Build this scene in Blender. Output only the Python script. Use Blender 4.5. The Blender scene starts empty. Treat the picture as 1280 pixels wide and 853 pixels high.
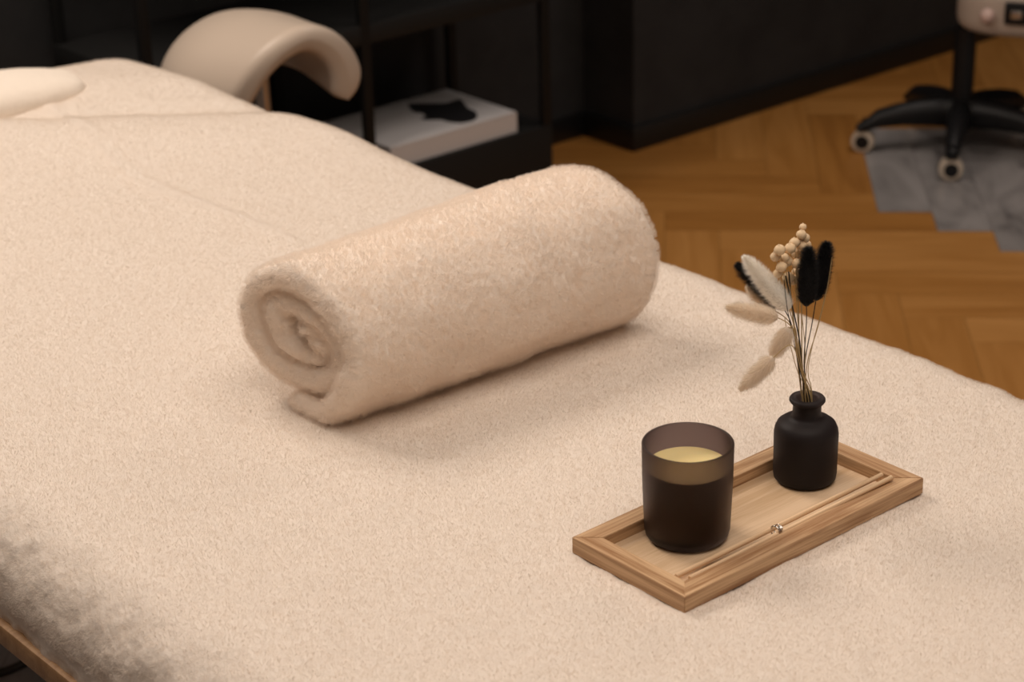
import bpy, bmesh, math, random
import numpy as np
from mathutils import Vector, Matrix

random.seed(7)
rs = np.random.RandomState(11)
S = bpy.context.scene
C = S.collection
PI = math.pi

# ------------------------------------------------------------------ camera
F_PX, PITCH, ROLL, YAW, CAMZ = 2600.0, math.radians(24), math.radians(-1.6), math.radians(40), 1.64
_f = (0, math.cos(PITCH), -math.sin(PITCH)); _u = (0, math.sin(PITCH), math.cos(PITCH)); _r = (1, 0, 0)
def _room(v):
    return Vector((v[0]*math.cos(YAW)+v[1]*math.sin(YAW), -v[0]*math.sin(YAW)+v[1]*math.cos(YAW), v[2]))
cr, sr = math.cos(ROLL), math.sin(ROLL)
CR = _room([a*cr+b*sr for a, b in zip(_r, _u)]); CU = _room([-a*sr+b*cr for a, b in zip(_r, _u)]); CF = _room(_f)
cam = bpy.data.cameras.new('camera')
camo = bpy.data.objects.new('camera', cam); C.objects.link(camo)
camo.matrix_world = Matrix(((CR.x, CU.x, -CF.x, 0), (CR.y, CU.y, -CF.y, 0), (CR.z, CU.z, -CF.z, CAMZ), (0, 0, 0, 1)))
cam.sensor_width = 36; cam.lens = F_PX/1280*36; cam.clip_start = .05
cam.dof.use_dof = True; cam.dof.focus_distance = 1.98; cam.dof.aperture_fstop = 7.0
S.camera = camo

# ------------------------------------------------------------------ light and exposure
S.view_settings.view_transform = 'Standard'; S.view_settings.look = 'None'
S.view_settings.gamma = 1; S.view_settings.use_curve_mapping = False
S.view_settings.exposure = 0.0
S.cycles.max_bounces = 16; S.cycles.diffuse_bounces = 8
w = bpy.data.worlds.new('world'); S.world = w; w.use_nodes = True
w.node_tree.nodes['Background'].inputs[0].default_value = (1, .83, .70, 1)
w.node_tree.nodes['Background'].inputs[1].default_value = .25
def area(name, loc, target, size, power, col, sy=None):
    l = bpy.data.lights.new(name, 'AREA'); l.energy = power; l.color = col; l.size = size
    if sy: l.shape = 'RECTANGLE'; l.size_y = sy
    o = bpy.data.objects.new(name, l); C.objects.link(o); o.location = loc
    o.rotation_euler = (Vector(target)-Vector(loc)).to_track_quat('-Z', 'Y').to_euler()
    return o
WARM = (1, .86, .74)
area('ceiling_lamp_bed', (1.0, 3.0, 2.6), (1.15, 1.9, .72), 1.0, 43, WARM)
area('ambient_fill', (1.0, .7, 2.68), (1.0, .9, 0), 2.2, 31, WARM, 1.6)  # added soft fill without a fixture, lifts ambient and the towel's near side
area('back_fill', (3.6, 2.2, 2.6), (3.5, 2.8, 0), .8, 15, (1, .88, .79))  # added fill, brightens the floor and furniture in the background

# ------------------------------------------------------------------ helpers
def tag(o, label=None, cat=None, group=None, kind=None):
    if label: o['label'] = label
    if cat: o['category'] = cat
    if group: o['group'] = group
    if kind: o['kind'] = kind
    return o
def empty(name, loc, label, cat, rz=0, group=None):
    o = bpy.data.objects.new(name, None); C.objects.link(o); o.location = loc; o.rotation_euler = (0, 0, rz)
    o.empty_display_size = .05
    return tag(o, label, cat, group)
def link(name, me, mat, parent=None, smooth=True):
    o = bpy.data.objects.new(name, me); C.objects.link(o)
    if mat: me.materials.append(mat)
    if smooth: me.polygons.foreach_set('use_smooth', [True]*len(me.polygons))
    if parent: o.parent = parent
    return o
def from_bm(name, bm, mat, parent=None, smooth=True, sharp=40):
    me = bpy.data.meshes.new(name); bm.normal_update()
    bm.to_mesh(me); bm.free()
    o = link(name, me, mat, parent, smooth)
    if smooth and sharp:
        me.set_sharp_from_angle(angle=math.radians(sharp))
    return o
def grid_mesh(name, P, mat, parent=None, wrap_u=False, wrap_v=False, caps=False):
    # P: (n, m, 3) array of points
    n, m = P.shape[:2]
    me = bpy.data.meshes.new(name)
    iu = np.arange(n if wrap_u else n-1); iv = np.arange(m if wrap_v else m-1)
    I, J = np.meshgrid(iu, iv, indexing='ij'); I2 = (I+1) % n; J2 = (J+1) % m
    q = np.stack([I*m+J, I2*m+J, I2*m+J2, I*m+J2], -1).reshape(-1, 4)
    me.vertices.add(n*m); me.vertices.foreach_set('co', P.reshape(-1).astype(np.float32))
    nf = len(q); extra = []
    if caps:
        extra = [list(range(m))[::-1], [(n-1)*m+j for j in range(m)]]
    tot = nf*4+sum(len(e) for e in extra)
    li = np.concatenate([q.reshape(-1)]+[np.array(e) for e in extra]) if extra else q.reshape(-1)
    me.loops.add(tot); me.loops.foreach_set('vertex_index', li.astype(np.int32))
    me.polygons.add(nf+len(extra))
    st = list(range(0, nf*4, 4)); k = nf*4
    for e in extra: st.append(k); k += len(e)
    me.polygons.foreach_set('loop_start', np.array(st, np.int32))
    me.update(calc_edges=True); me.validate()
    return link(name, me, mat, parent)
def lathe(name, prof, mat, parent=None, seg=64, sharp=40):
    bm = bmesh.new(); rings = []
    for r, z in prof:
        if r < 1e-6: rings.append([bm.verts.new((0, 0, z))])
        else: rings.append([bm.verts.new((r*math.cos(2*PI*i/seg), r*math.sin(2*PI*i/seg), z)) for i in range(seg)])
    for a, b in zip(rings, rings[1:]):
        for i in range(seg):
            j = (i+1) % seg
            if len(a) == 1 and len(b) > 1: bm.faces.new((a[0], b[j], b[i]))
            elif len(b) == 1 and len(a) > 1: bm.faces.new((a[i], a[j], b[0]))
            elif len(a) > 1: bm.faces.new((a[i], a[j], b[j], b[i]))
    bmesh.ops.recalc_face_normals(bm, faces=bm.faces)
    return from_bm(name, bm, mat, parent, True, sharp)
def bevel_box(bm, x0, x1, y0, y1, z0, z1, b=0.0, seg=2):
    vs = [bm.verts.new(p) for p in ((x0, y0, z0), (x1, y0, z0), (x1, y1, z0), (x0, y1, z0), (x0, y0, z1), (x1, y0, z1), (x1, y1, z1), (x0, y1, z1))]
    fs = [bm.faces.new([vs[i] for i in f]) for f in ((3, 2, 1, 0), (4, 5, 6, 7), (0, 1, 5, 4), (1, 2, 6, 5), (2, 3, 7, 6), (3, 0, 4, 7))]
    if b:
        es = list({e for f in fs for e in f.edges})
        bmesh.ops.bevel(bm, geom=es, offset=b, segments=seg, affect='EDGES', profile=.5)
def box(name, x0, x1, y0, y1, z0, z1, mat, parent=None, b=.002, seg=2):
    bm = bmesh.new(); bevel_box(bm, x0, x1, y0, y1, z0, z1, min(b, (z1-z0)*.45), seg)
    return from_bm(name, bm, mat, parent, True, 30)
def tube(name, pts, rad, mat, parent=None, seg=10):
    pts = [Vector(p) for p in pts]; n = len(pts)
    if not hasattr(rad, '__len__'): rad = [rad]*n
    P = np.zeros((n, seg, 3)); prev = None
    for i, p in enumerate(pts):
        t = (pts[min(i+1, n-1)]-pts[max(i-1, 0)]).normalized()
        if prev is None: a = t.orthogonal().normalized()
        else: a = (prev-t*prev.dot(t)).normalized()
        prev = a; b = t.cross(a)
        for k in range(seg):
            v = p+(a*math.cos(2*PI*k/seg)+b*math.sin(2*PI*k/seg))*rad[i]; P[i, k] = v
    return grid_mesh(name, P, mat, parent, wrap_v=True, caps=True)
def spline(pts, n):
    pts = [Vector(p) for p in pts]; out = []
    m = len(pts)-1
    for i in range(n):
        t = i/(n-1)*m; k = min(int(t), m-1); t -= k
        p0 = pts[max(k-1, 0)]; p1 = pts[k]; p2 = pts[k+1]; p3 = pts[min(k+2, m)]
        out.append(.5*((2*p1)+(p2-p0)*t+(2*p0-5*p1+4*p2-p3)*t*t+(3*p1-p0-3*p2+p3)*t**3))
    return out
# value noise, vectorised
_tab = rs.rand(4096)*2-1
def vn(x, y, z=0.0, seed=0):
    x, y, z = np.broadcast_arrays(np.asarray(x, float), np.asarray(y, float), np.asarray(z, float))
    xi = np.floor(x).astype(np.int64); yi = np.floor(y).astype(np.int64); zi = np.floor(z).astype(np.int64)
    fx = x-xi; fy = y-yi; fz = z-zi
    fx = fx*fx*(3-2*fx); fy = fy*fy*(3-2*fy); fz = fz*fz*(3-2*fz)
    def h(a, b, c):
        k = (a*73856093) ^ (b*19349663) ^ (c*83492791) ^ (seed*2654435)
        k = (k ^ (k >> 13))*1274126177
        return _tab[(k ^ (k >> 16)) & 4095]
    r = 0
    for dx in (0, 1):
        for dy in (0, 1):
            for dz in (0, 1):
                r = r+h(xi+dx, yi+dy, zi+dz)*(fx if dx else 1-fx)*(fy if dy else 1-fy)*(fz if dz else 1-fz)
    return r

# ------------------------------------------------------------------ materials
class M:
    def __init__(s, name, **k):
        s.m = bpy.data.materials.new(name); s.m.use_nodes = True; s.t = s.m.node_tree; s.b = s.t.nodes['Principled BSDF']
        s.b.inputs['Roughness'].default_value = .5
        for a, v in k.items(): s.set(a.replace('_', ' '), v)
    def set(s, n, v): s.b.inputs[n].default_value = v
    def N(s, typ, ins={}, **at):
        n = s.t.nodes.new(typ)
        for k, v in at.items(): setattr(n, k, v)
        for k, v in ins.items():
            if isinstance(v, bpy.types.NodeSocket): s.t.links.new(v, n.inputs[k])
            else: n.inputs[k].default_value = v
        return n
    def link(s, a, n): s.t.links.new(a, s.b.inputs[n])
    def ramp(s, fac, stops):
        n = s.N('ShaderNodeValToRGB', {'Fac': fac}); e = n.color_ramp.elements
        while len(e) < len(stops): e.new(.5)
        for el, (p, c) in zip(e, stops): el.position = p; el.color = (*c, 1)
        return n.outputs['Color']
    def bump(s, h, dist, st=1):
        n = s.N('ShaderNodeBump', {'Height': h, 'Distance': dist, 'Strength': st}); s.link(n.outputs[0], 'Normal')
def plain(name, col, rough=.5, **k):
    return M(name, Base_Color=(*col, 1), Roughness=rough, **k).m

def terry(name, col, scale=260, dist=.0012):
    m = M(name, Roughness=.95); m.set('Specular IOR Level', .1)
    m.set('Sheen Weight', .06); m.set('Sheen Roughness', .6); m.set('Sheen Tint', (1, .92, .84, 1))
    co = m.N('ShaderNodeTexCoord').outputs['Object']
    n1 = m.N('ShaderNodeTexNoise', {'Vector': co, 'Scale': scale, 'Detail': 4.0, 'Roughness': .65})
    c = m.ramp(n1.outputs['Fac'], [(.3, tuple(x*.96 for x in col)), (.7, col)])
    m.link(c, 'Base Color'); m.bump(n1.outputs['Fac'], dist, .7)
    return m.m
FLEECE = terry('fleece', (.84, .76, .68))
TOWEL = terry('terry', (.92, .83, .74))
TOWEL2 = terry('pile_far', (.88, .79, .69), 120)

def wood(name, c1, c2, sc=1.0, gx=3.0, gy=60.0, rough=.55):
    m = M(name, Roughness=rough)
    co = m.N('ShaderNodeTexCoord').outputs['Object']
    rnd = m.N('ShaderNodeObjectInfo').outputs['Random']
    off = m.N('ShaderNodeVectorMath', {0: co, 1: m.N('ShaderNodeCombineXYZ', {'X': rnd, 'Y': rnd}).outputs[0]}, operation='ADD')
    mp = m.N('ShaderNodeMapping', {'Vector': off.outputs[0], 'Scale': (gx*sc, gy*sc, gy*sc)})
    n1 = m.N('ShaderNodeTexNoise', {'Vector': mp.outputs[0], 'Scale': 1.0, 'Detail': 5.0, 'Roughness': .6, 'Distortion': .6})
    mp2 = m.N('ShaderNodeMapping', {'Vector': off.outputs[0], 'Scale': (12*sc, 700*sc, 700*sc)})
    n2 = m.N('ShaderNodeTexNoise', {'Vector': mp2.outputs[0], 'Scale': 1.0, 'Detail': 3.0})
    mix = m.N('ShaderNodeMath', {0: n1.outputs['Fac'], 1: n2.outputs['Fac']}, operation='MULTIPLY_ADD'); mix.inputs[2].default_value = 0
    add = m.N('ShaderNodeMath', {0: n1.outputs['Fac'], 1: mix.outputs[0]}, operation='ADD')
    m.link(m.ramp(add.outputs[0], [(.55, c1), (.95, c2)]), 'Base Color')
    m.bump(add.outputs[0], .0006, .5)
    return m.m
TRAYWOOD = wood('tray_oak', (.32, .16, .065), (.67, .45, .26), 1, 5, 110)
TRAYBASE = wood('tray_panel', (.56, .38, .22), (.74, .55, .37), 1, 4, 45)
STICKWOOD = wood('rattan', (.70, .47, .27), (.84, .61, .39), 1, 5, 400)
BEDWOOD = wood('bed_frame_wood', (.36, .20, .09), (.50, .30, .15))

def floor_mat(name, kind):
    m = M(name)
    uv = m.N('ShaderNodeUVMap', uv_map='plank').outputs[0]
    rn = m.N('ShaderNodeAttribute', attribute_name='seed').outputs['Fac']
    if kind == 'wood':
        mp = m.N('ShaderNodeMapping', {'Vector': uv, 'Scale': (2.2, 22, 1)})
        n1 = m.N('ShaderNodeTexNoise', {'Vector': mp.outputs[0], 'Scale': 1.0, 'Detail': 4.0, 'Distortion': 1.2})
        f = m.N('ShaderNodeMath', {0: rn, 1: .38, 2: .08}, operation='MULTIPLY_ADD')
        g = m.N('ShaderNodeMath', {0: n1.outputs['Fac'], 1: .8}, operation='MULTIPLY')
        a = m.N('ShaderNodeMath', {0: f.outputs[0], 1: g.outputs[0]}, operation='ADD')
        m.link(m.ramp(a.outputs[0], [(.25, (.27, .105, .018)), (.6, (.40, .175, .038)), (.95, (.52, .25, .07))]), 'Base Color')
        m.set('Roughness', .42); m.bump(n1.outputs['Fac'], .0005, .3)
    else:
        mp = m.N('ShaderNodeMapping', {'Vector': uv, 'Scale': (2.0, 5, 1)})
        n1 = m.N('ShaderNodeTexNoise', {'Vector': mp.outputs[0], 'Scale': 1.6, 'Detail': 6.0, 'Distortion': 1.5})
        a = m.N('ShaderNodeMath', {0: rn, 1: .12, 2: 0.0}, operation='MULTIPLY_ADD')
        b = m.N('ShaderNodeMath', {0: n1.outputs['Fac'], 1: a.outputs[0]}, operation='ADD')
        m.link(m.ramp(b.outputs[0], [(.40, (.13, .12, .12)), (.5, (.25, .235, .23)), (.7, (.34, .32, .315))]), 'Base Color')
        m.set('Roughness', .3)
    return m.m
FW = floor_mat('herringbone_oak', 'wood'); FM = floor_mat('marble_tile', 'marble')

def plaster(name, c1, c2):
    m = M(name, Roughness=.75)
    co = m.N('ShaderNodeTexCoord').outputs['Object']
    n = m.N('ShaderNodeTexNoise', {'Vector': co, 'Scale': 6.0, 'Detail': 6.0, 'Roughness': .65})
    m.link(m.ramp(n.outputs['Fac'], [(.35, c1), (.7, c2)]), 'Base Color'); m.bump(n.outputs['Fac'], .002, .4)
    return m.m
WALL = plaster('black_plaster', (.010, .010, .011), (.022, .022, .023))
CEIL = plain('ceiling_paint', (.5, .48, .45), .9)
SKIRT = plain('black_skirting', (.006, .006, .006), .45)
BLACK = plain('black_metal', (.007, .007, .007), .6, Specular_IOR_Level=.25)
BLACKPL = plain('black_plastic', (.008, .008, .009), .45, Specular_IOR_Level=.3)
BOARD = plain('black_board', (.010, .010, .010), .6, Specular_IOR_Level=.3)
VINYL = plain('cream_vinyl', (.60, .50, .41), .42)
CHROME = plain('brushed_steel', (.55, .50, .45), .3, Metallic=1.0)
CREAMPL = plain('cream_plastic', (.46, .38, .32), .5)
RUB = plain('wheel_tyre', (.55, .47, .38), .5)

def frosted(name, col, rough, backing):
    m = M(name, Base_Color=(*col, 1), Roughness=rough, IOR=1.3)
    m.set('Transmission Weight', 1.0)
    return m.m
GLASS = M('smoked_frosted_glass', Base_Color=(.205, .16, .16, 1), Roughness=.42, IOR=1.25); GLASS.set('Transmission Weight', 1.0)
GLASS = GLASS.m
BGLASS = M('dark_frosted_glass', Base_Color=(.075, .06, .062, 1), Roughness=.52, IOR=1.25); BGLASS.set('Transmission Weight', .8)
BGLASS = BGLASS.m
WAX = M('wax', Base_Color=(.80, .66, .33, 1), Roughness=.45); WAX.set('Subsurface Weight', .3); WAX.set('Subsurface Radius', (.01, .007, .003)); WAX = WAX.m

# ------------------------------------------------------------------ setting
W = .118; A0 = (3.415+2.791)/math.sqrt(2); B0 = (-3.415+2.791)/math.sqrt(2); K = 5
def floor_region(name, mat, pred, x0, x1, y0, y1, z):
    vs = []; fs = []; uv = []; sd = []
    R = random.Random(3)
    for i in range(-60, 60):
        for j in range(-60, 60):
            d = (i-j-1) % (2*K)
            if d == 0: L, Wd, horiz = K, 1, True            # plank along a from cell i
            elif d == 2*K-1: L, Wd, horiz = K, 1, False     # plank along b from cell j upwards
            else: continue
            a0, b0 = A0+i*W, B0+j*W
            if horiz: a1, b1 = a0+K*W, b0+W
            else: a1, b1 = a0+W, b0+K*W
            cx, cy = (a0+a1-b0-b1)/2/math.sqrt(2), (a0+a1+b0+b1)/2/math.sqrt(2)
            s = R.random(); ox, oy = R.random()*20, R.random()*20
            if not (x0 < cx < x1 and y0 < cy < y1) or not pred(i, j, horiz, cx, cy): continue
            g = .0004
            q = [(a0+g, b0+g), (a1-g, b0+g), (a1-g, b1-g), (a0+g, b1-g)]
            k = len(vs)
            vs += [((a-b)/math.sqrt(2), (a+b)/math.sqrt(2), z) for a, b in q]
            fs.append((k, k+1, k+2, k+3))
            for a, b in q:
                uv.append(((a-a0)+ox, (b-b0)+oy) if horiz else ((b-b0)+ox, (a-a0)+oy))
            sd.append(s)
    me = bpy.data.meshes.new(name); me.from_pydata(vs, [], fs)
    u = me.uv_layers.new(name='plank'); u.data.foreach_set('uv', [c for p in uv for c in p])
    at = me.attributes.new('seed', 'FLOAT', 'FACE'); at.data.foreach_set('value', sd)
    o = link(name, me, mat, None, False); o['kind'] = 'structure'
    return o
def in_marble(i, j, hz, cx, cy):
    return (i-j >= 1 and j <= -1 and i <= 0) if hz else (i-j >= 1 and j+K-1 <= -1 and i <= 4)
def under_bed(i, j, hz, cx, cy): return cx < 1.6
floor_region('floor', FW, lambda *a: not in_marble(*a) and not under_bed(*a), -2, 6.2, -2.6, 4.3, 0)
floor_region('floor_marble', FM, lambda *a: in_marble(*a) or under_bed(*a), -2, 6.2, -2.6, 4.3, 0)
def struct(name, x0, x1, y0, y1, z0, z1, mat, b=0):
    o = box(name, x0, x1, y0, y1, z0, z1, mat, None, b); o['kind'] = 'structure'; return o
struct('floor_base', -2.2, 6.2, -2.8, 4.0, -.12, -.002, plain('floor_joint', (.06, .035, .015), .9))
struct('wall_back', 3.325, 6.2, 3.482, 4.0, 0, 2.75, WALL)
struct('wall_recess', -2.2, 3.325, 3.66, 4.0, 0, 2.75, WALL)
struct('wall_right', 6.0, 6.2, -2.8, 3.482, 0, 2.75, WALL)
struct('wall_left', -2.2, -2.0, -2.8, 3.66, 0, 2.75, plaster('warm_bounce_plaster', (.22, .12, .06), (.30, .17, .09)))  # unseen wall, brown only to bounce warm light onto the fleece side
struct('ceiling', -2.2, 6.2, -2.8, 4.0, 2.75, 2.85, CEIL)
struct('baseboard_back', 3.313, 6.0, 3.470, 3.482, 0, .06, SKIRT, .002)
struct('baseboard_side', 3.313, 3.325, 3.482, 3.648, 0, .06, SKIRT, .002)
struct('baseboard_recess', -2.0, 3.325, 3.648, 3.66, 0, .06, SKIRT, .002)

# ------------------------------------------------------------------ massage table
BX0, BX1, BY0, BY1, BZ = .70, 1.655, .72, 2.93, .72
tb = empty('massage_table', ((BX0+BX1)/2, (BY0+BY1)/2, 0), 'wooden framed massage table under a thick cream fleece cover', 'massage table')
def rel(o, p):
    o.matrix_parent_inverse = p.matrix_world.inverted(); o.parent = p; return o
bpy.context.view_layer.update()
def under(parent):
    bpy.context.view_layer.update()
    inv = Matrix.Translation(parent.location).inverted() if parent.rotation_euler.z == 0 else (Matrix.Translation(parent.location) @ Matrix.Rotation(parent.rotation_euler.z, 4, 'Z')).inverted()
    return inv
def adopt(o, parent):
    o.parent = parent; o.matrix_parent_inverse = under(parent); return o
adopt(box('mattress', BX0+.022, BX1-.022, BY0+.02, BY1-.02, .632, .700, plain('mattress_vinyl', (.6, .55, .5), .5), None, .055, 5), tb)
bm = bmesh.new()
bevel_box(bm, BX0-.006, BX0+.02, BY0, BY1, .608, .632, .003)
bevel_box(bm, BX1-.02, BX1+.004, BY0, BY1, .608, .632, .003)
bevel_box(bm, BX0+.02, BX1-.02, BY0, BY0+.03, .608, .632, .003)
bevel_box(bm, BX0+.02, BX1-.02, BY1-.03, BY1, .608, .632, .003)
bevel_box(bm, BX0+.01, BX1-.01, BY0+.01, BY1-.01, .618, .632, 0)
adopt(from_bm('frame', bm, BEDWOOD, None, True, 30), tb)
for x in (BX0+.02, BX1-.08):
    for y in (BY0+.02, BY1-.08):
        adopt(box('leg', x, x+.06, y, y+.06, 0, .618, BEDWOOD, None, .004), tb)

# fleece cover: a sheet folded over the rounded rectangular top
def cover():
    r = .068; drop_max = .082
    cx0, cx1, cy0, cy1 = BX0+r, BX1-r, BY0+r, BY1-r
    rc = .03
    ext = r*PI/2+.02
    xs = np.linspace(cx0-ext, cx1+ext, 520)
    ylist = [cy0-ext]
    while ylist[-1] < cy1+ext:
        y = ylist[-1]; ylist.append(y+(.0021 if y < 1.7 else .0021+.0022*min((y-1.7)/.6, 1)))
    ys = np.array(ylist)
    X, Y = np.meshgrid(xs, ys, indexing='ij')
    qx = np.clip(X, cx0+rc, cx1-rc); qy = np.clip(Y, cy0+rc, cy1-rc)
    dx, dy = X-qx, Y-qy; d = np.hypot(dx, dy)+1e-9
    e = np.maximum(d-rc, 0); nx, ny = dx/d, dy/d
    core = np.minimum(d, rc)
    e = np.minimum(e, ext)
    hor = np.where(e < r*PI/2, r*np.sin(np.minimum(e/r, PI/2)), r)
    ver = np.where(e < r*PI/2, r*(1-np.cos(np.minimum(e/r, PI/2))), r+(e-r*PI/2))
    ang = np.minimum(e/r, PI/2)
    px = qx+nx*(core+hor); py = qy+ny*(core+hor); pz = BZ-ver
    # soft relief
    h = .0022*vn(X*7, Y*7, 0, 1)+.0010*vn(X*22, Y*18, 0, 2)
    # far section rises and rolls in soft waves
    def bump(y, c, s): return np.exp(-((y-c)/s)**2)
    yy = Y+.79*(np.maximum(X, 1.25)-1.62)+.05*vn(X*5, .5, 0, 5)
    h = h+.012*bump(yy, 2.32, .12)-.007*bump(yy, 2.46, .04)+.005*bump(yy, 2.66, .10)
    # faint fold lines running along the bed
    h = h+.003*np.exp(-((X-1.28-.05*vn(Y*3, 2.2, 0, 6)-(Y-1.9)*.12)/.010)**2)*np.clip((Y-1.75)*4, 0, 1)
    
    near = np.clip(1-(Y-1.6)/.9, .2, 1)
    wrx, wry = X+.004*vn(X*60, Y*60, 0, 8), Y+.004*vn(X*60, Y*60, 0, 9)
    pile = 1-np.abs(vn(wrx*110, wry*110, 0, 3))*1.6
    h = h+(.00025*pile+.0004*vn(X*190, Y*190, 0, 4)+.0012*vn(X*38, Y*52, 0, 7)+.0003*vn(X*400, Y*400, 0, 12))*near
    # coarser clumps where the fleece turns down the left side
    side = np.clip(e/.05, 0, 1)
    h = h+side*.0011*vn(X*75, Y*75, 0, 10)
    px = px+nx*np.sin(ang)*h; py = py+ny*np.sin(ang)*h; pz = pz+np.cos(ang)*h
    P = np.stack([px, py, pz], -1)[:, ::1]
    P = P.transpose(1, 0, 2)[::-1]
    P = np.ascontiguousarray(P)
    o = grid_mesh('fleece_cover', P, FLEECE)
    return o
cv = cover()
tag(cv, 'thick cream fleece cover spread over the whole massage table', 'bed cover')

def fur(o, parents, kids, length, mat_slot=1, seed=1, clump=.35, root=.00022, rough=.002, group=None):
    mod = o.modifiers.new('pile', 'PARTICLE_SYSTEM'); ps = o.particle_systems[-1]; ps.seed = seed; s = ps.settings
    s.type = 'HAIR'; s.count = parents; s.hair_length = length; s.hair_step = 3; s.display_step = 2; s.render_step = 2
    s.emit_from = 'FACE'; s.use_even_distribution = True; s.distribution = 'RAND'
    s.child_type = 'INTERPOLATED'; s.rendered_child_count = kids; s.child_percent = 0
    s.child_radius = .004; s.clump_factor = clump; s.clump_shape = .0
    s.roughness_1 = rough*.5; s.roughness_1_size = .01; s.roughness_2 = rough; s.roughness_2_size = .1; s.roughness_endpoint = rough
    s.root_radius = 1.0; s.tip_radius = .3; s.radius_scale = root; s.shape = 0
    s.material = mat_slot
    if group: ps.vertex_group_density = group
    return ps
def hairmat(name, col, trans=.35):
    m = bpy.data.materials.new(name); m.use_nodes = True; t = m.node_tree; t.nodes.clear()
    out = t.nodes.new('ShaderNodeOutputMaterial'); d = t.nodes.new('ShaderNodeBsdfDiffuse'); tr = t.nodes.new('ShaderNodeBsdfTranslucent'); mx = t.nodes.new('ShaderNodeMixShader')
    d.inputs[0].default_value = (*col, 1); tr.inputs[0].default_value = (*col, 1); mx.inputs[0].default_value = trans
    t.links.new(d.outputs[0], mx.inputs[1]); t.links.new(tr.outputs[0], mx.inputs[2]); t.links.new(mx.outputs[0], out.inputs[0])
    return m
FLEECE_H = hairmat('fleece_fibres', (.83, .75, .67)); TOWEL_H = hairmat('terry_fibres', (.94, .865, .79))
cv.data.materials.append(FLEECE_H)
vg = cv.vertex_groups.new(name='open_pile')
_co = np.zeros(len(cv.data.vertices)*3); cv.data.vertices.foreach_get('co', _co); _co = _co.reshape(-1, 3)
_ok = ~((_co[:, 0] > 1.064) & (_co[:, 0] < 1.378) & (_co[:, 1] > 1.054) & (_co[:, 1] < 1.198)) & (_co[:, 2] > .65)
vg.add(np.nonzero(_ok)[0].tolist(), 1.0, 'REPLACE')
fur(cv, 50000, 22, .0025, 2, 3, .15, .00016, .0014, 'open_pile')

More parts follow.
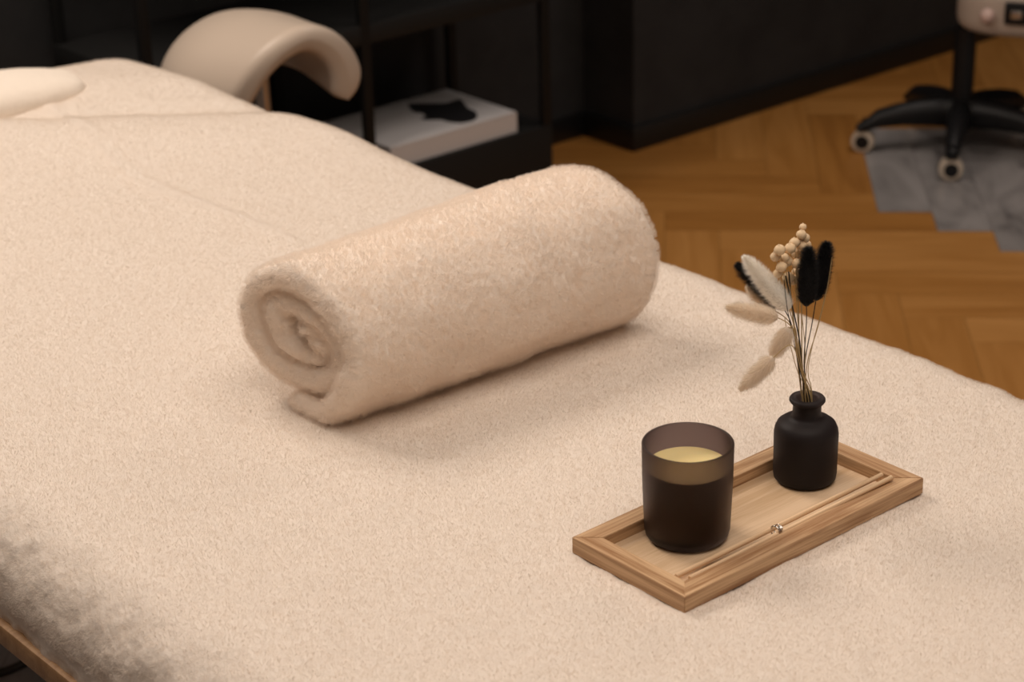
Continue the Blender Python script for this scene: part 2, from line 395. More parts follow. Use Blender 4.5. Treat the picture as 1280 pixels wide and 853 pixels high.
# ------------------------------------------------------------------ rolled towel
def towel():
    L0, L1 = Vector((1.060, 1.594, .803)), Vector((1.432, 1.580, .808))
    turns = 2.52; T = .0265; pitch = .0272
    r_out = .0925-T/2
    def half(n):
        return n
    npth = 620
    tot = turns*2*PI
    # path parameter from outer end (phi_end) inward
    f = np.linspace(0, 1, npth)
    turn_pos = (f**1.25)*turns             # turns travelled inward
    r = r_out-pitch*turn_pos
    phi_end = math.radians(-102)
    phi = phi_end+2*PI*turn_pos            # going inward phi increases (outer end runs clockwise)
    # rounded tip profile thickness at both ends
    arc = np.concatenate([[0], np.cumsum(np.hypot(np.diff(r), r[1:]*np.diff(phi)))])
    th = T/2*np.sqrt(np.clip(1-(1-np.clip(arc/(T*.55), 0, 1))**2, 0.0004, 1))*np.sqrt(np.clip(1-(1-np.clip((arc[-1]-arc)/(T*.55), 0, 1))**2, .0004, 1))
    # section of the sheet: stadium in (s, n)
    Lh = .5
    nouter = 230
    qs = []
    for s in np.linspace(0, 1, nouter): qs.append((s, 1, 0))            # outer face
    for a in np.linspace(0, PI, 16)[1:-1]: qs.append((1, math.cos(a), math.sin(a)))
    for s in np.linspace(1, 0, 46): qs.append((s, -1, 0))
    for a in np.linspace(0, PI, 16)[1:-1]: qs.append((0, -math.cos(a), math.sin(a)))
    qs = np.array(qs)
    s0 = qs[:, 0][None, :]; nn = qs[:, 1][None, :]; ee = qs[:, 2][None, :]
    R = r[:, None]; PH = phi[:, None]; TH = th[:, None]; tp = turn_pos[:, None]
    length = (L1-L0).length
    # end offsets vary by layer and angle
    offL = .004+.004*tp-.006*vn(PH*.8, 1.3, 0, 21)-.004*vn(PH*2.3, 4.1, 0, 22)
    offR = .004+.003*tp+.004*vn(PH*.8, 7.3, 0, 23)
    ex = np.where(s0 < .5, -1, 1)*ee*TH*.95
    sl = offL+(length-offL-offR)*s0
    slx = sl+ex
    sn = np.clip(sl/length, 0, 1)
    # pile displacement on outer direction
    Xc = slx; Yc = R*PH
    clump = 1-np.abs(vn(Xc*95, Yc*95, tp*3, 31))*1.7
    dsp = .0006*clump+.0008*vn(Xc*170, Yc*170, 0, 32)+.0018*vn(Xc*42, Yc*42, 0, 33)+.0007*vn(Xc*330, Yc*330, 0, 34)
    soft = .0035*vn(Xc*11, PH*1.3, tp, 35)+.0012*vn(Xc*26, PH*3, tp, 36)
    dirn = np.where(np.abs(ee) > 0, nn, nn)
    off = nn*TH+dirn*dsp*(.35+.65*np.clip(nn, 0, 1))*np.clip(TH/(T/2), .2, 1)+soft*np.clip(tp*1.0+.6, 0, 1)
    slx = slx+np.where(ee > 0, np.where(s0 < .5, -1, 1)*ee*dsp*1.1, 0)
    # the free edge of the outer layer shows as two low lips along the bottom
    lip = np.exp(-((PH-math.radians(-70))/.22)**2)*(PH < 1)*(.0075*(1/(1+np.exp((sn-.34)*60)))+.005*(1/(1+np.exp(-(sn-.72)*60)))*(1/(1+np.exp((sn-.97)*60))))
    off = off+lip
    rr = R+off
    a = rr*np.cos(PH); b = rr*np.sin(PH)    # a toward -y (right in end view), b up
    # flatten the core along a slanted fold, squash the whole
    rad = np.hypot(a, b)
    k = np.clip(1-rad/.075, 0, 1)
    ta = math.radians(-32); ca, sa = math.cos(ta), math.sin(ta)
    u = a*ca+b*sa; v = -a*sa+b*ca
    u = u*(1+.24*k); v = v*(1-.26*k)
    a = u*ca-v*sa; b = u*sa+v*ca
    grow = 1+.10*(sn-.35)+.03*np.sin(sn*PI)
    a = a*1.12*grow; b = b*1.0*grow
    # rest on the bed: flatten below
    fl = -.083
    b = np.where(b < fl, fl+(b-fl)*.25, b)
    # the tail hangs a little loose near both ends
    cxp = L0.x+(L1.x-L0.x)*(slx/length); cyp = L0.y+(L1.y-L0.y)*(slx/length); czp = L0.z+(L1.z-L0.z)*(slx/length)
    P = np.stack([cxp+a*0.13, cyp-a, czp+b-0*a], -1)
    mn = P[..., 2].min()
    P[..., 2] += .7195-mn
    return grid_mesh('rolled_towel', P, TOWEL, None, wrap_v=True)
tw = towel()
bm = bmesh.new(); bm.from_mesh(tw.data); bmesh.ops.recalc_face_normals(bm, faces=bm.faces); bm.to_mesh(tw.data); bm.free()
tag(tw, 'cream terry towel rolled up tight, lying across the massage table', 'towel')
tw.data.materials.append(TOWEL_H)
fur(tw, 24000, 20, .0050, 2, 5, .5, .00016, .0028)

# ------------------------------------------------------------------ bedding at the far end
def pillow(name, cx, cy, cz, hx, hy, hz, mat, rz=0, pw=2.6, seed=1, amp=.004):
    n, m = 120, 80
    th = np.linspace(-PI/2, PI/2, m); ph = np.linspace(0, 2*PI, n, endpoint=False)
    PHI, TH = np.meshgrid(ph, th, indexing='ij')
    se = lambda c, e: np.sign(c)*np.abs(c)**e
    x = hx*se(np.cos(TH), .5)*se(np.cos(PHI), 2/pw*.9); y = hy*se(np.cos(TH), .5)*se(np.sin(PHI), 2/pw*.9); z = hz*np.sin(TH)
    k = 1+0*x+amp/hz*.3*vn(x*18+seed, y*18, z*18, seed)+.01*vn(x*70, y*70, z*70, seed+1)
    x, y, z = x*k, y*k, z*k
    z = np.where(z < -hz*.45, -hz*.45, z)
    c, s = math.cos(rz), math.sin(rz)
    P = np.stack([cx+x*c-y*s, cy+x*s+y*c, cz+z], -1)
    return grid_mesh(name, P, mat, None, wrap_u=True)
o = pillow('folded_towel', 1.215, 2.81, .722, .275, .085, .034, TOWEL2, math.radians(-6), 3.0, 4)
tag(o, 'cream folded towel lying on the far end of the massage table', 'towel')
o = pillow('head_cushion', 1.535, 2.80, .692, .10, .085, .028, plain('cushion_cotton', (.74, .63, .52), .85), 0, 2.6, 9)
tag(o, 'smooth beige head cushion at the far end of the massage table, beside the folded towel', 'cushion')

# ------------------------------------------------------------------ tray
TX0, TX1, TY0, TY1, TZ0, TZ1 = 1.066, 1.376, 1.056, 1.196, .7205, .7365
tray = empty('wooden_tray', ((TX0+TX1)/2, (TY0+TY1)/2, TZ0), 'shallow rectangular oak tray with mitred rim lying on the cream fleece', 'tray')
adopt(box('tray_base', TX0+.012, TX1-.012, TY0+.012, TY1-.012, TZ0+.0005, TZ0+.0045, TRAYBASE, None, 0), tray)
def rail(L, wd, z0, z1):
    bm = bmesh.new()
    h = L/2
    pr = [(0, z0), (0, z1), (wd, z1), (wd, z0)]
    ra = [bm.verts.new((-h+y, y, z)) for y, z in pr]; rb = [bm.verts.new((h-y, y, z)) for y, z in pr]
    for i in range(4):
        j = (i+1) % 4; bm.faces.new((ra[i], ra[j], rb[j], rb[i]))
    bm.faces.new(ra[::-1]); bm.faces.new(rb)
    bmesh.ops.recalc_face_normals(bm, faces=bm.faces)
    bmesh.ops.bevel(bm, geom=[e for e in bm.edges], offset=.0005, segments=2, affect='EDGES')
    return bm
for L, x, y, rz in ((TX1-TX0, (TX0+TX1)/2, TY0, 0), (TX1-TX0, (TX0+TX1)/2, TY1, PI), (TY1-TY0, TX0, (TY0+TY1)/2, -PI/2), (TY1-TY0, TX1, (TY0+TY1)/2, PI/2)):
    o = from_bm('rim', rail(L, .0195, TZ0, TZ1), TRAYWOOD, tray, True, 30)
    o.location = (x-tray.location.x, y-tray.location.y, -TZ0); o.rotation_euler.z = rz
TF = TZ0+.0047

# ------------------------------------------------------------------ candle
cd = empty('scented_candle', (1.157, 1.144, TF), 'yellow wax candle in a smoked frosted glass tumbler on the oak tray', 'candle')
R = .0405; H = .0925; t = .0028
prof = [(0, 0), (.030, 0), (.0345, .001), (.037, .004), (.0382, .009), (R-.0005, H*.6), (R, H-.0012), (R-.0006, H-.0003), (R-t/2, H), (R-t+.0006, H-.0003), (R-t, H-.0012), (R-t-.0006, H*.6), (.0355, .012), (.033, .0075), (.028, .006), (0, .006)]
lathe('glass_tumbler', prof, GLASS, cd, 96, 60)
zw = H-.023
wp = [(0, .0075), (.028, .0075), (.0325, .0092), (.0345, .014), (R-t-.0018, zw-.002), (R-t-.0014, zw), (R-t-.004, zw-.0008), (.012, zw-.0014), (0, zw-.0014)]
lathe('wax', wp, WAX, cd, 64, 60)

# ------------------------------------------------------------------ bottle
bt = empty('glass_bottle', (1.313, 1.145, TF), 'dark frosted glass bottle with flared lip holding dried stems on the oak tray', 'bottle')
R = .0296
outer = [(0, 0), (.0225, 0), (.0268, .001), (.0290, .0035), (R, .008), (R+.0003, .048), (R-.0004, .0525), (.0272, .0572), (.0235, .0602), (.0185, .0625), (.0150, .0640), (.0134, .0665), (.0131, .071), (.0131, .0765), (.0140, .0785), (.0158, .0795), (.0166, .0808), (.0166, .0822), (.0158, .0835), (.0140, .0840), (.0117, .0840), (.0100, .0833), (.0095, .082), (.0092, .074), (.0094, .066), (.013, .061), (.022, .057), (.0265, .051), (.0270, .012), (.024, .006), (0, .005)]
lathe('bottle_glass', outer, BGLASS, bt, 80, 60)

# ------------------------------------------------------------------ dried stems in the bottle
BM = Vector((1.313, 1.145, 0))
RH = Vector((math.cos(YAW), -math.sin(YAW), 0)); FH = Vector((math.sin(YAW), math.cos(YAW), 0))
def at(px, py, dep=0.0):
    """point seen at px, py on the upright plane through the bottle, moved dep metres away"""
    d = CR*(px-640)+CU*(426.5-py)+CF*F_PX
    c = Vector((0, 0, CAMZ)); k = ((BM+FH*dep)-c).dot(FH)/d.dot(FH)
    return c+d*k
def fibre_mesh(name, spine, radf, mat, parent, nf, flen, seed, fwid=.00012, lean=.62):
    """a soft body along the spine wrapped in fine tapering fibres, one mesh"""
    R = random.Random(seed); n = len(spine); seg = 12
    vs = []; fs = []; prev = None; fr = []
    for i, p in enumerate(spine):
        t = (spine[min(i+1, n-1)]-spine[max(i-1, 0)]).normalized()
        a = t.orthogonal().normalized() if prev is None else (prev-t*prev.dot(t)).normalized(); prev = a; b = t.cross(a)
        fr.append((t, a, b)); r = radf(i/(n-1))*.62
        for k in range(seg): vs.append(p+(a*math.cos(2*PI*k/seg)+b*math.sin(2*PI*k/seg))*r)
    for i in range(n-1):
        for k in range(seg):
            fs.append((i*seg+k, i*seg+(k+1) % seg, (i+1)*seg+(k+1) % seg, (i+1)*seg+k))
    for _ in range(nf):
        u = R.random(); i = min(int(u*(n-1)), n-2); f = u*(n-1)-i
        p = spine[i].lerp(spine[i+1], f); t, a, b = fr[i]; ph = R.random()*2*PI
        o = a*math.cos(ph)+b*math.sin(ph); r = radf(u)
        base = p+o*r*.45; d = (o*(1-lean*.6)+t*lean+Vector((R.gauss(0, .13), R.gauss(0, .13), R.gauss(0, .13)))).normalized()
        L = flen*(.5+R.random()*.6)*(.25+.75*min(1, r/.005)); wv = d.cross(o).normalized()
        wv = (wv*math.cos(R.random()*3)+d.cross(wv)*math.sin(R.random()*3))*fwid
        k = len(vs); mid = base+d*L*.55; tipp = base+d*L+Vector((0, 0, -L*.08))
        vs += [base-wv, base+wv, mid+wv*.7, mid-wv*.7, tipp]
        fs += [(k, k+1, k+2, k+3), (k+3, k+2, k+4)]
    me = bpy.data.meshes.new(name); me.from_pydata([tuple(v) for v in vs], [], fs)
    return link(name, me, mat, parent)
BLKF = plain('black_dyed_plume', (.012, .012, .013), .8)
WHTF = hairmat('white_plume', (1.0, .98, .94), .35)
BEIF = hairmat('beige_plume', (.94, .87, .77), .5)
STB = plain('black_stem', (.02, .017, .014), .6); STY = plain('straw_stem', (.50, .36, .17), .6); POD = plain('seed_pod', (.80, .60, .38), .7)
mouth = lambda i: BM+Vector((.0045*math.cos(i*2.4), .0045*math.sin(i*2.4), TF+.079))
foot = lambda i: BM+Vector((.012*math.cos(i*2.4+2), .012*math.sin(i*2.4+2), TF+.012))
def body(i, head, ctrl, rad, mat, parent, name='stem'):
    pts = spline([foot(i), mouth(i)]+ctrl+[head], 26)
    return tube(name, pts, rad, mat, parent, 6)
stem_i = 0
def plume(base, tip, width, depth, ctrl, fm, sm, label, nf=2600, dt=0.0, blunt=.9, fl=.0095):
    global stem_i; stem_i += 1
    e = empty('bunny_tail_stem', tuple(foot(stem_i)), label, 'dried flower', 0, 'dried stems in the dark bottle')
    b = at(*base, depth); tp = at(*tip, depth+dt)
    o = body(stem_i, b, [at(x, y, depth*q) for x, y, q in ctrl], .0005, sm, None); adopt(o, e)
    n = 16; sp = [b.lerp(tp, k/(n-1)) for k in range(n)]
    rr = width/1290/2*.92
    ex, pw_ = (.70, .70) if fm is BLKF else (.54, .95)
    rf = lambda u: rr*max(.05, math.sin(PI*min(1, u*.95+.025)**ex)**pw_)
    o = fibre_mesh('plume', sp, rf, fm, None, nf*2, fl, stem_i*7+1); adopt(o, e)
    return e
plume((979, 385), (921, 331), 22, .010, [(998, 450, .3), (989, 405, .8)], BLKF, STB, 'black bunny-tail grass plume leaning left behind the white plume, in the dark bottle')
plume((986, 386), (930, 321), 33, -.006, [(999, 455, .3), (993, 410, .8)], WHTF, STY, 'white bunny-tail grass plume leaning left in front of a black plume, in the dark bottle', 4200)
plume((1008, 382), (1011, 311), 29, -.006, [(1005, 455, .3), (1008, 405, .8)], BLKF, STB, 'upright black bunny-tail plume just right of the seed pods, in the dark bottle', 3800)
plume((1020, 375), (1034, 304), 26, .006, [(1006, 455, .3), (1015, 405, .8)], BLKF, STB, 'rightmost black bunny-tail plume leaning right, in the dark bottle', 3800)
plume((972, 397), (908, 384), 26, -.030, [(1003, 462, .3), (991, 412, .9)], BEIF, STY, 'beige bunny-tail plume pointing left, highest of the hanging beige ones', 3000)
plume((968, 388), (934, 358), 20, .022, [(1002, 462, .3), (990, 408, .9)], BEIF, STY, 'pale beige bunny-tail plume tucked behind the black and white plumes on the left', 2400)
plume((987, 410), (965, 446), 22, -.020, [(1003, 465, .3), (997, 425, .8), (993, 408, 1)], BEIF, STY, 'small beige bunny-tail plume drooping close to the stems, middle of the hanging beige ones', 2400)
plume((967, 447), (925, 487), 22, -.034, [(1003, 470, .3), (990, 432, .9)], BEIF, STY, 'lowest beige bunny-tail plume drooping left over the fleece', 2800)

def sprig(pods, branch, depth, label, tipseed=None):
    global stem_i; stem_i += 1
    e = empty('seed_pod_sprig', tuple(foot(stem_i)), label, 'dried flower', 0, 'dried stems in the dark bottle')
    bp = at(branch[0], branch[1], depth)
    o = body(stem_i, bp, [at(1003+(branch[0]-1003)*.4, 460, depth*.4)], .0006, STY, None); adopt(o, e)
    for k, (x, y, r) in enumerate(pods):
        dz = depth+(k % 4-1.5)*.005
        p = at(x, y, dz)
        bt2 = tube('stalk', spline([bp, bp.lerp(p, .5)+Vector((0, 0, -.002)), p], 9), .00032, STY, None, 5); adopt(bt2, e)
        rp = r/1290*1.08
        prof = [(0, -rp)]+[(rp*math.cos(a)*(1+.04*math.cos(0)), rp*.96*math.sin(a)) for a in np.linspace(-1.35, 1.25, 9)]+[(rp*.16, rp*1.02), (rp*.08, rp*1.18), (0, rp*1.2)]
        bm = bmesh.new(); seg = 18; rings = []
        for r_, z_ in prof:
            if r_ < 1e-7: rings.append([bm.verts.new((0, 0, z_))])
            else: rings.append([bm.verts.new((r_*(1+.05*math.cos(6*2*PI*i/seg))*math.cos(2*PI*i/seg), r_*(1+.05*math.cos(6*2*PI*i/seg))*math.sin(2*PI*i/seg), z_)) for i in range(seg)])
        for a, b in zip(rings, rings[1:]):
            for i in range(seg):
                j = (i+1) % seg
                if len(a) == 1: bm.faces.new((a[0], b[j], b[i]))
                elif len(b) == 1: bm.faces.new((a[i], a[j], b[0]))
                else: bm.faces.new((a[i], a[j], b[j], b[i]))
        d = (p-bp).normalized(); q = d.to_track_quat('Z', 'Y').to_matrix().to_4x4()
        bmesh.ops.transform(bm, matrix=Matrix.Translation(p) @ q, verts=bm.verts)
        bmesh.ops.recalc_face_normals(bm, faces=bm.faces)
        adopt(from_bm('seed_pod', bm, POD, None, True, 0), e)
    return e
def cp(x, y): return (900+x/6.5625, 270+y/6.5625)
sprig([(*cp(490, 280), 6), (*cp(455, 335), 5.5), (*cp(525, 345), 5.5), (*cp(553, 372), 6), (*cp(505, 418), 5.6), (*cp(475, 472), 5)], (990, 385), .0, 'sprig of round beige seed pods, left side of the pod cluster')
sprig([(*cp(575, 268), 6), (*cp(612, 220), 5.6), (*cp(642, 216), 5.4), (*cp(628, 310), 5.5), (*cp(628, 392), 5.5), (*cp(560, 508), 6.2), (*cp(596, 524), 6), (*cp(625, 460), 5)], (998, 378), .014, 'sprig of round beige seed pods, middle of the pod cluster')
sprig([(*cp(668, 155), 5.4), (*cp(695, 182), 5.6), (*cp(680, 92), 4.0), (*cp(712, 236), 5), (*cp(672, 245), 5)], (1002, 370), .022, 'tallest sprig of beige seed pods, rising above the black plumes')
# thin straws
for pts, m_, lab, r_ in (
    ([(1009, 455, .2), (1022, 410, .8), (1034, 360, 1), (1040, 322, 1)], STY, 'long bare straw stem curving right past the black plumes', .00045),
    ([(1010, 465, .2), (1016, 430, .8), (1028, 385, 1), (1036, 345, 1)], STY, 'shorter bare straw stem on the right below the black plumes', .0004),
    ([(1000, 470, .2), (992, 425, .8), (984, 385, 1), (980, 350, 1)], STB, 'thin black stem on the left behind the white plume', .0004),
    ([(1003, 470, .2), (1000, 430, .8), (992, 390, 1), (982, 345, 1)], STB, 'black stem rising between the white plume and the pods', .0007),
    ([(1002, 470, .2), (996, 430, .8), (990, 385, 1), (986, 340, 1)], STB, 'black stem with its top among the seed pods', .0007),
    ([(1004, 465, .2), (1000, 430, .8), (996, 385, 1), (994, 345, 1)], STY, 'straw stem running up the middle into the pods', .0004),
    ([(999, 470, .2), (990, 440, .8), (984, 415, 1), (981, 398, 1)], STY, 'short straw stem furthest left, just below the white plume', .0004),
    ([(1006, 462, .2), (1006, 430, .8), (1002, 392, 1), (1000, 360, 1)], STY, 'straw stem close beside the upright black plume', .0004)):
    stem_i += 1
    dp = ((stem_i*37) % 7-3)*.004
    P = [at(x, y, dp*q) for x, y, q in pts]
    o = body(stem_i, P[-1], P[:-1], r_, m_, None, 'dried_straw'); tag(o, lab, 'dried stem', 'dried stems in the dark bottle')

# ------------------------------------------------------------------ reed sticks and clip
def stick(name, a, b, r, label):
    a, b = Vector(a), Vector(b); L = (b-a).length
    bm = bmesh.new(); n = 14
    ra = [[bm.verts.new((x, rr*math.cos(2*PI*k/n), rr*math.sin(2*PI*k/n))) for k in range(n)] for x, rr in ((-L/2, r*.8), (-L/2+.0004, r), (L/2-.0004, r), (L/2, r*.8))]
    for u, v in zip(ra, ra[1:]):
        for k in range(n): bm.faces.new((u[k], u[(k+1) % n], v[(k+1) % n], v[k]))
    bm.faces.new(ra[0][::-1]); bm.faces.new(ra[-1]); bmesh.ops.recalc_face_normals(bm, faces=bm.faces)
    o = from_bm(name, bm, STICKWOOD, None, True, 50)
    o.location = (a+b)/2; o.rotation_euler = (b-a).to_track_quat('X', 'Z').to_euler()
    return tag(o, label, 'reed stick', 'reed sticks on the tray')
stick('reed_stick', (1.094, 1.0945, .7290), (1.3475, 1.0815, .7405), .0023, 'thin wooden reed stick on the tray, nearer the candle and bottle, ending left in front')
stick('reed_stick', (1.102, 1.0860, .7275), (1.3505, 1.0725, .7400), .0023, 'thin wooden reed stick on the tray, nearer the front rim')
# clip: three small metal loops and a stone
cl = empty('metal_clip', (1.2075, 1.0835, .7345), 'small silver ring clip holding the two reed sticks together', 'clip')
SIL = plain('silver', (.75, .72, .68), .2, Metallic=1.0)
def torus(name, R_, r_, mat, parent, rot, loc, n=24, m=8):
    P = np.zeros((n, m, 3))
    for i in range(n):
        for j in range(m):
            a, b = 2*PI*i/n, 2*PI*j/m
            v = Vector(((R_+r_*math.cos(b))*math.cos(a), (R_+r_*math.cos(b))*math.sin(a), r_*math.sin(b)))
            v.rotate(rot); P[i, j] = v
    o = grid_mesh(name, P, mat, parent, wrap_u=True, wrap_v=True); o.location = loc; return o
from mathutils import Euler
torus('ring', .0048, .0008, SIL, cl, Euler((0, PI/2, .1)), (-.0015, 0, 0))
torus('ring', .0044, .0007, SIL, cl, Euler((.3, PI/2+.3, .3)), (.0018, 0, .0004))
bm = bmesh.new(); bmesh.ops.create_icosphere(bm, subdivisions=1, radius=.0030)
o = from_bm('stone', bm, plain('clear_stone', (.6, .58, .55), .08, Metallic=.6), cl, False); o.location = (.001, -.0035, .0035)

# ------------------------------------------------------------------ shelf unit and its book
sh = empty('shelf_unit', (2.66, 3.44, 0), 'open black metal shelf unit with solid plinth standing in the wall recess', 'shelf')
SX0, SX1, SY0, SY1 = 1.88, 2.885, 3.28, 3.62
adopt(box('plinth', SX0, SX1, SY0, SY1, 0, .215, BOARD, None, .002), sh)
for z in (.515, .92, 1.33):
    adopt(box('shelf', SX0, SX1, SY0+.001, SY1-.001, z-.02, z+.02, BOARD, None, .002), sh)
for x in (2.393, SX1-.013, SX0+.013):
    for y in (SY0+.008, SY1-.008):
        adopt(box('post', x-.011, x+.011, y-.008, y+.008, .215, 1.35, BLACK, None, .001), sh)
bx = empty('picture_book', (2.62, 3.4, .215), 'large white book with a black shape on its cover, lying on the black plinth', 'book')
PAGE = plain('book_paper', (.62, .60, .60), .7); COVER = plain('book_cover', (.60, .585, .59), .45)
K0, K1, L0_, L1_ = 2.447, 2.792, 3.27+.02, 3.53
adopt(box('pages', K0+.004, K1-.004, L0_+.004, L1_-.004, .219, .258, PAGE, None, 0), bx)
bm = bmesh.new(); bevel_box(bm, K0, K1, L0_, L1_, .2155, .2190, .0008); bevel_box(bm, K0, K1, L0_, L1_, .258, .262, .0008); bevel_box(bm, K0, K1, L0_, L0_+.004, .2192, .2578, 0)
adopt(from_bm('cover', bm, COVER, None, True, 30), bx)
pts = [(2.640, 3.470), (2.661, 3.505), (2.690, 3.475), (2.722, 3.446), (2.760, 3.450), (2.755, 3.425), (2.742, 3.405), (2.733, 3.385), (2.728, 3.350), (2.705, 3.318), (2.68, 3.306), (2.655, 3.312), (2.642, 3.335), (2.640, 3.362), (2.618, 3.380), (2.612, 3.398), (2.632, 3.404), (2.640, 3.425), (2.632, 3.445)]
bm = bmesh.new(); f = bm.faces.new([bm.verts.new((x, y, .2622)) for x, y in pts]); g = bmesh.ops.extrude_face_region(bm, geom=[f])
bmesh.ops.translate(bm, vec=(0, 0, .0006), verts=[v for v in g['geom'] if isinstance(v, bmesh.types.BMVert)]); bmesh.ops.recalc_face_normals(bm, faces=bm.faces)
o = adopt(from_bm('cover_print', bm, plain('print_black', (.012, .012, .014), .5), None, False), bx); o['label'] = 'black shape printed on the white cover'

# ------------------------------------------------------------------ five-star bases
def star_base(parent, radius, ang0, hub_h, label_wheel=True):
    objs = []
    lathe('hub', [(0, .055), (.030, .055), (.036, .065), (.036, .105), (.028, .125), (0, .125)], BLACKPL, parent, 32)
    for k in range(5):
        a = math.radians(ang0+72*k); d = Vector((math.cos(a), math.sin(a), 0)); s = Vector((-d.y, d.x, 0))
        P = []
        prof = [(.01, .130, .062, .030), (.05, .130, .066, .028), (.10, .126, .070, .025), (.15, .118, .070, .023), (.20, .104, .066, .020), (radius-.012, .086, .060, .016), (radius+.008, .074, .056, .014), (radius+.016, .066, .056, .010)]
        for r, zt, zb, w_ in prof:
            ring = []
            for (cx_, cz_) in ((-1, 0), (-.96, .6), (-.6, .95), (0, 1), (.6, .95), (.96, .6), (1, 0)):
                ring.append(d*r+s*w_*cx_+Vector((0, 0, zb+(zt-zb)*cz_)))
            P.append(ring)
        lg = grid_mesh('leg', np.array(P), BLACKPL, parent, wrap_v=True, caps=True)
        c = d*radius+Vector((0, 0, .028))
        wdir = Vector((math.cos(a+1.2), math.sin(a+1.2), 0)) if k != 1 else Vector((-.75, -.66, 0))
        rot = wdir.to_track_quat('Z', 'Y')
        bm = bmesh.new()
        bmesh.ops.create_cone(bm, cap_ends=True, segments=28, radius1=.0275, radius2=.0275, depth=.030)
        bmesh.ops.bevel(bm, geom=[e for e in bm.edges if len(e.link_faces) == 2 and any(len(f.verts) > 4 for f in e.link_faces)], offset=.004, segments=3, affect='EDGES')
        bmesh.ops.transform(bm, matrix=Matrix.Translation(c-wdir*.004) @ rot.to_matrix().to_4x4(), verts=bm.verts)
        wh = from_bm('wheel', bm, RUB, parent, True, 40)
        bm = bmesh.new(); bmesh.ops.create_cone(bm, cap_ends=True, segments=24, radius1=.0185, radius2=.0165, depth=.036)
        bmesh.ops.transform(bm, matrix=Matrix.Translation(c-wdir*.004) @ rot.to_matrix().to_4x4(), verts=bm.verts)
        hc = from_bm('hub_cap', bm, BLACKPL, wh, True, 40)
        bm = bmesh.new(); bmesh.ops.create_cone(bm, cap_ends=True, segments=16, radius1=.007, radius2=.007, depth=.04)
        bmesh.ops.translate(bm, vec=(d.x*(radius-.004), d.y*(radius-.004), .064), verts=bm.verts)
        from_bm('caster_stem', bm, BLACKPL, parent, True, 40)
# cream stool on the marble
rst = empty('rolling_stool', (3.886, 2.94, 0), 'low rolling stool with black five-star caster base and cream seat, on the marble tiles', 'stool')
star_base(rst, .233, 141.7, .1)
lathe('column', [(0, .12), (.026, .12), (.0265, .30), (.024, .302), (.017, .304), (.017, .325), (0, .325)], BLACKPL, rst, 32)
def seat_block():
    e = math.radians(-60); d = Vector((math.cos(e), math.sin(e), 0)); s = Vector((-d.y, d.x, 0))
    n, m = 28, 40; P = np.zeros((n, m, 3))
    for i in range(n):
        th = -PI/2+PI*i/(n-1)
        for j in range(m):
            ph = 2*PI*j/m; se = lambda c, p: math.copysign(abs(c)**p, c)
            cz = se(math.sin(th), .45); cr_ = abs(math.cos(th))**.35
            x = se(math.cos(ph), .6)*cr_*.17+.15; y = se(math.sin(ph), .6)*cr_*.13
            v = d*x+s*y; P[i, j] = (v.x, v.y, .370+.062*cz+.02*(x < .02)*0)
    return P
grid_mesh('seat', seat_block(), CREAMPL, rst, wrap_v=True, caps=True)
e = math.radians(-60); dd = Vector((math.cos(e), math.sin(e), 0)); ss = Vector((-dd.y, dd.x, 0))
def local_box(name, x0, x1, y0, y1, z0, z1, mat, b):
    bm = bmesh.new(); bevel_box(bm, x0, x1, y0, y1, z0, z1, b)
    bmesh.ops.transform(bm, matrix=Matrix.Rotation(e, 4, 'Z'), verts=bm.verts)
    return from_bm(name, bm, mat, rst, True, 30)
local_box('lever_panel', .10, .155, -.140, -.12, .350, .400, BLACKPL, .003)
local_box('lever', .115, .14, -.150, -.138, .366, .384, CHROME, .003)
bm = bmesh.new(); bmesh.ops.create_uvsphere(bm, u_segments=20, v_segments=12, radius=.017)
o = from_bm('knob', bm, plain('pale_knob', (.62, .45, .40), .4), rst, True, 0); o.location = tuple(dd*.062+ss*-.135+Vector((0, 0, .366)))

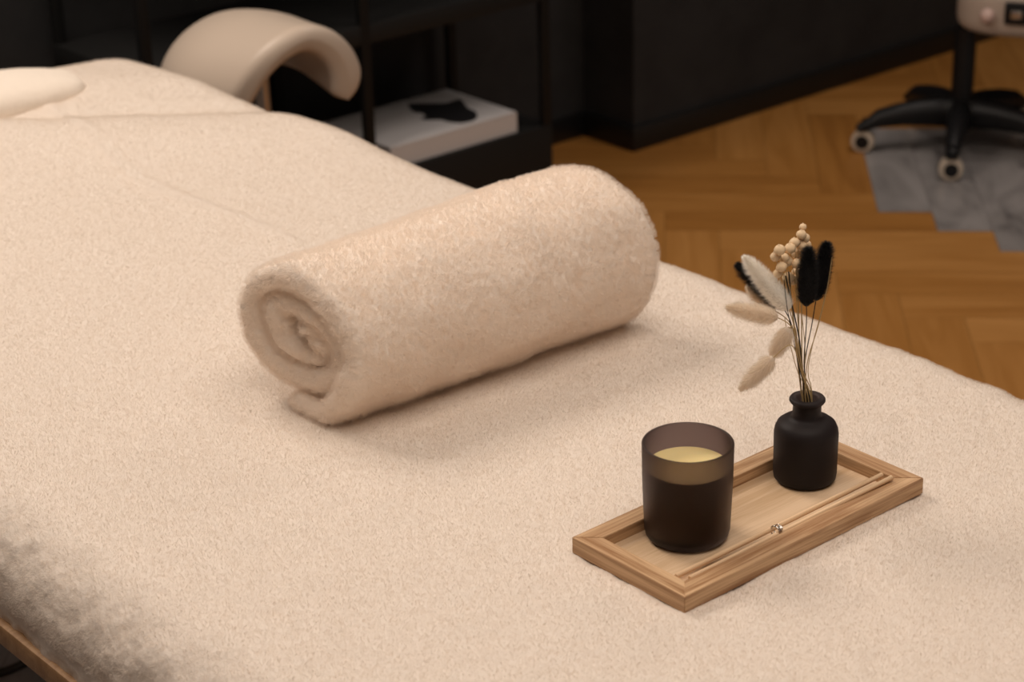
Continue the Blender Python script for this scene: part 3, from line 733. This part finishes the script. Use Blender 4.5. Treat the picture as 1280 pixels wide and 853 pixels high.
# saddle stool
sst = empty('saddle_stool', (1.915, 2.94, 0), 'cream vinyl saddle stool standing behind the massage table', 'stool')
star_base(sst, .233, 20, .1)
lathe('column', [(0, .12), (.024, .12), (.024, .36), (.022, .362), (.0145, .364), (.0145, .625), (0, .625)], CHROME, sst, 32)
def saddle():
    n, m = 70, 90; T = .046
    def surf(u, v, off):
        # u 0..1 from open front to rear; v -1..1 across, 0 on the ridge
        half = .128+.030*math.sin(min(1, u*1.6)*PI/2)
        drop = .150-.045*u**1.2
        y = -.150+.30*u
        # ridge line: dips in the middle, rises to the rear
        ridge = .722-.006*math.sin(PI*u)
        a = v*PI/2
        pw = 1.12
        sx = math.copysign(abs(math.sin(a))**pw, a); cz = math.cos(a)**(.95)
        ef = 1.0
        if u > .45:
            q = (u-.45)/.55; ef = math.sqrt(max(0, 1-q*q*.95))
        h = half*(.55+.45*ef)-off*.0
        x = (h-off)*sx; z = ridge-drop*(1-cz)*1.0-off*max(cz, .0)
        if u > .45: z -= .065*(1-ef)
        y += (.015 if v > 0 else .055)*v*v*(1-u)
        return (x, y, z)
    P = np.zeros((n, m, 3))
    # closed loop in v: outer side then back along the inner side
    mo = m//2
    for i in range(n):
        u = i/(n-1)
        e_ = min(1, math.sqrt(max(0.0, 1-(1-min(1, u/.075))**2))) if u < .075 else 1
        e2 = math.sqrt(max(0, 1-((u-.93)/.07)**2)) if u > .93 else 1
        th = T/2*max(.03, e_*e2)
        for j in range(m):
            t = j/m*2*PI
            # stadium loop: v goes -1..1..-1, off goes round the edges
            if j < mo: v = math.sin((-1+2*j/(mo-1))*PI/2); side = -1
            else: v = math.sin((1-2*(j-mo)/(m-mo-1))*PI/2); side = 1
            edge = math.sqrt(max(0, 1-max(0, (abs(v)-.78)/.22)**2))
            off = (T/2+side*th*edge)*(1+.75*max(0, v)**1.5)
            p = surf(u, v, off); P[i, j] = p
    return P
bpy_s = grid_mesh('seat', saddle(), VINYL, sst, wrap_v=True, caps=True)
bm = bmesh.new(); bm.from_mesh(bpy_s.data); bmesh.ops.recalc_face_normals(bm, faces=bm.faces); bm.to_mesh(bpy_s.data); bm.free()
box('seat_plate', -.03, .05, .0, .10, .616, .628, BLACK, sst, .002)

# cable on the floor, furniture foot at the right edge
cb = tube('power_cable', spline([(.80, 2.62, .006), (.95, 2.52, .006), (1.045, 2.44, .006), (1.13, 2.44, .006), (1.22, 2.50, .006), (1.34, 2.62, .006)], 40), .006, plain('cable_black', (.02, .015, .01), .5), None, 10)
tag(cb, 'dark cable curving over the grey floor under the massage table', 'cable')
ft = lathe('furniture_foot', [(0, 0), (.012, 0), (.016, .004), (.017, .02), (.019, .05), (.021, .09), (.019, .094), (0, .095)], plain('white_lacquer', (.7, .67, .63), .4), None, 24)
ft.location = (3.640, 2.535, 0); tag(ft, 'small white rounded foot standing on the marble tiles at the right picture edge', 'furniture foot')
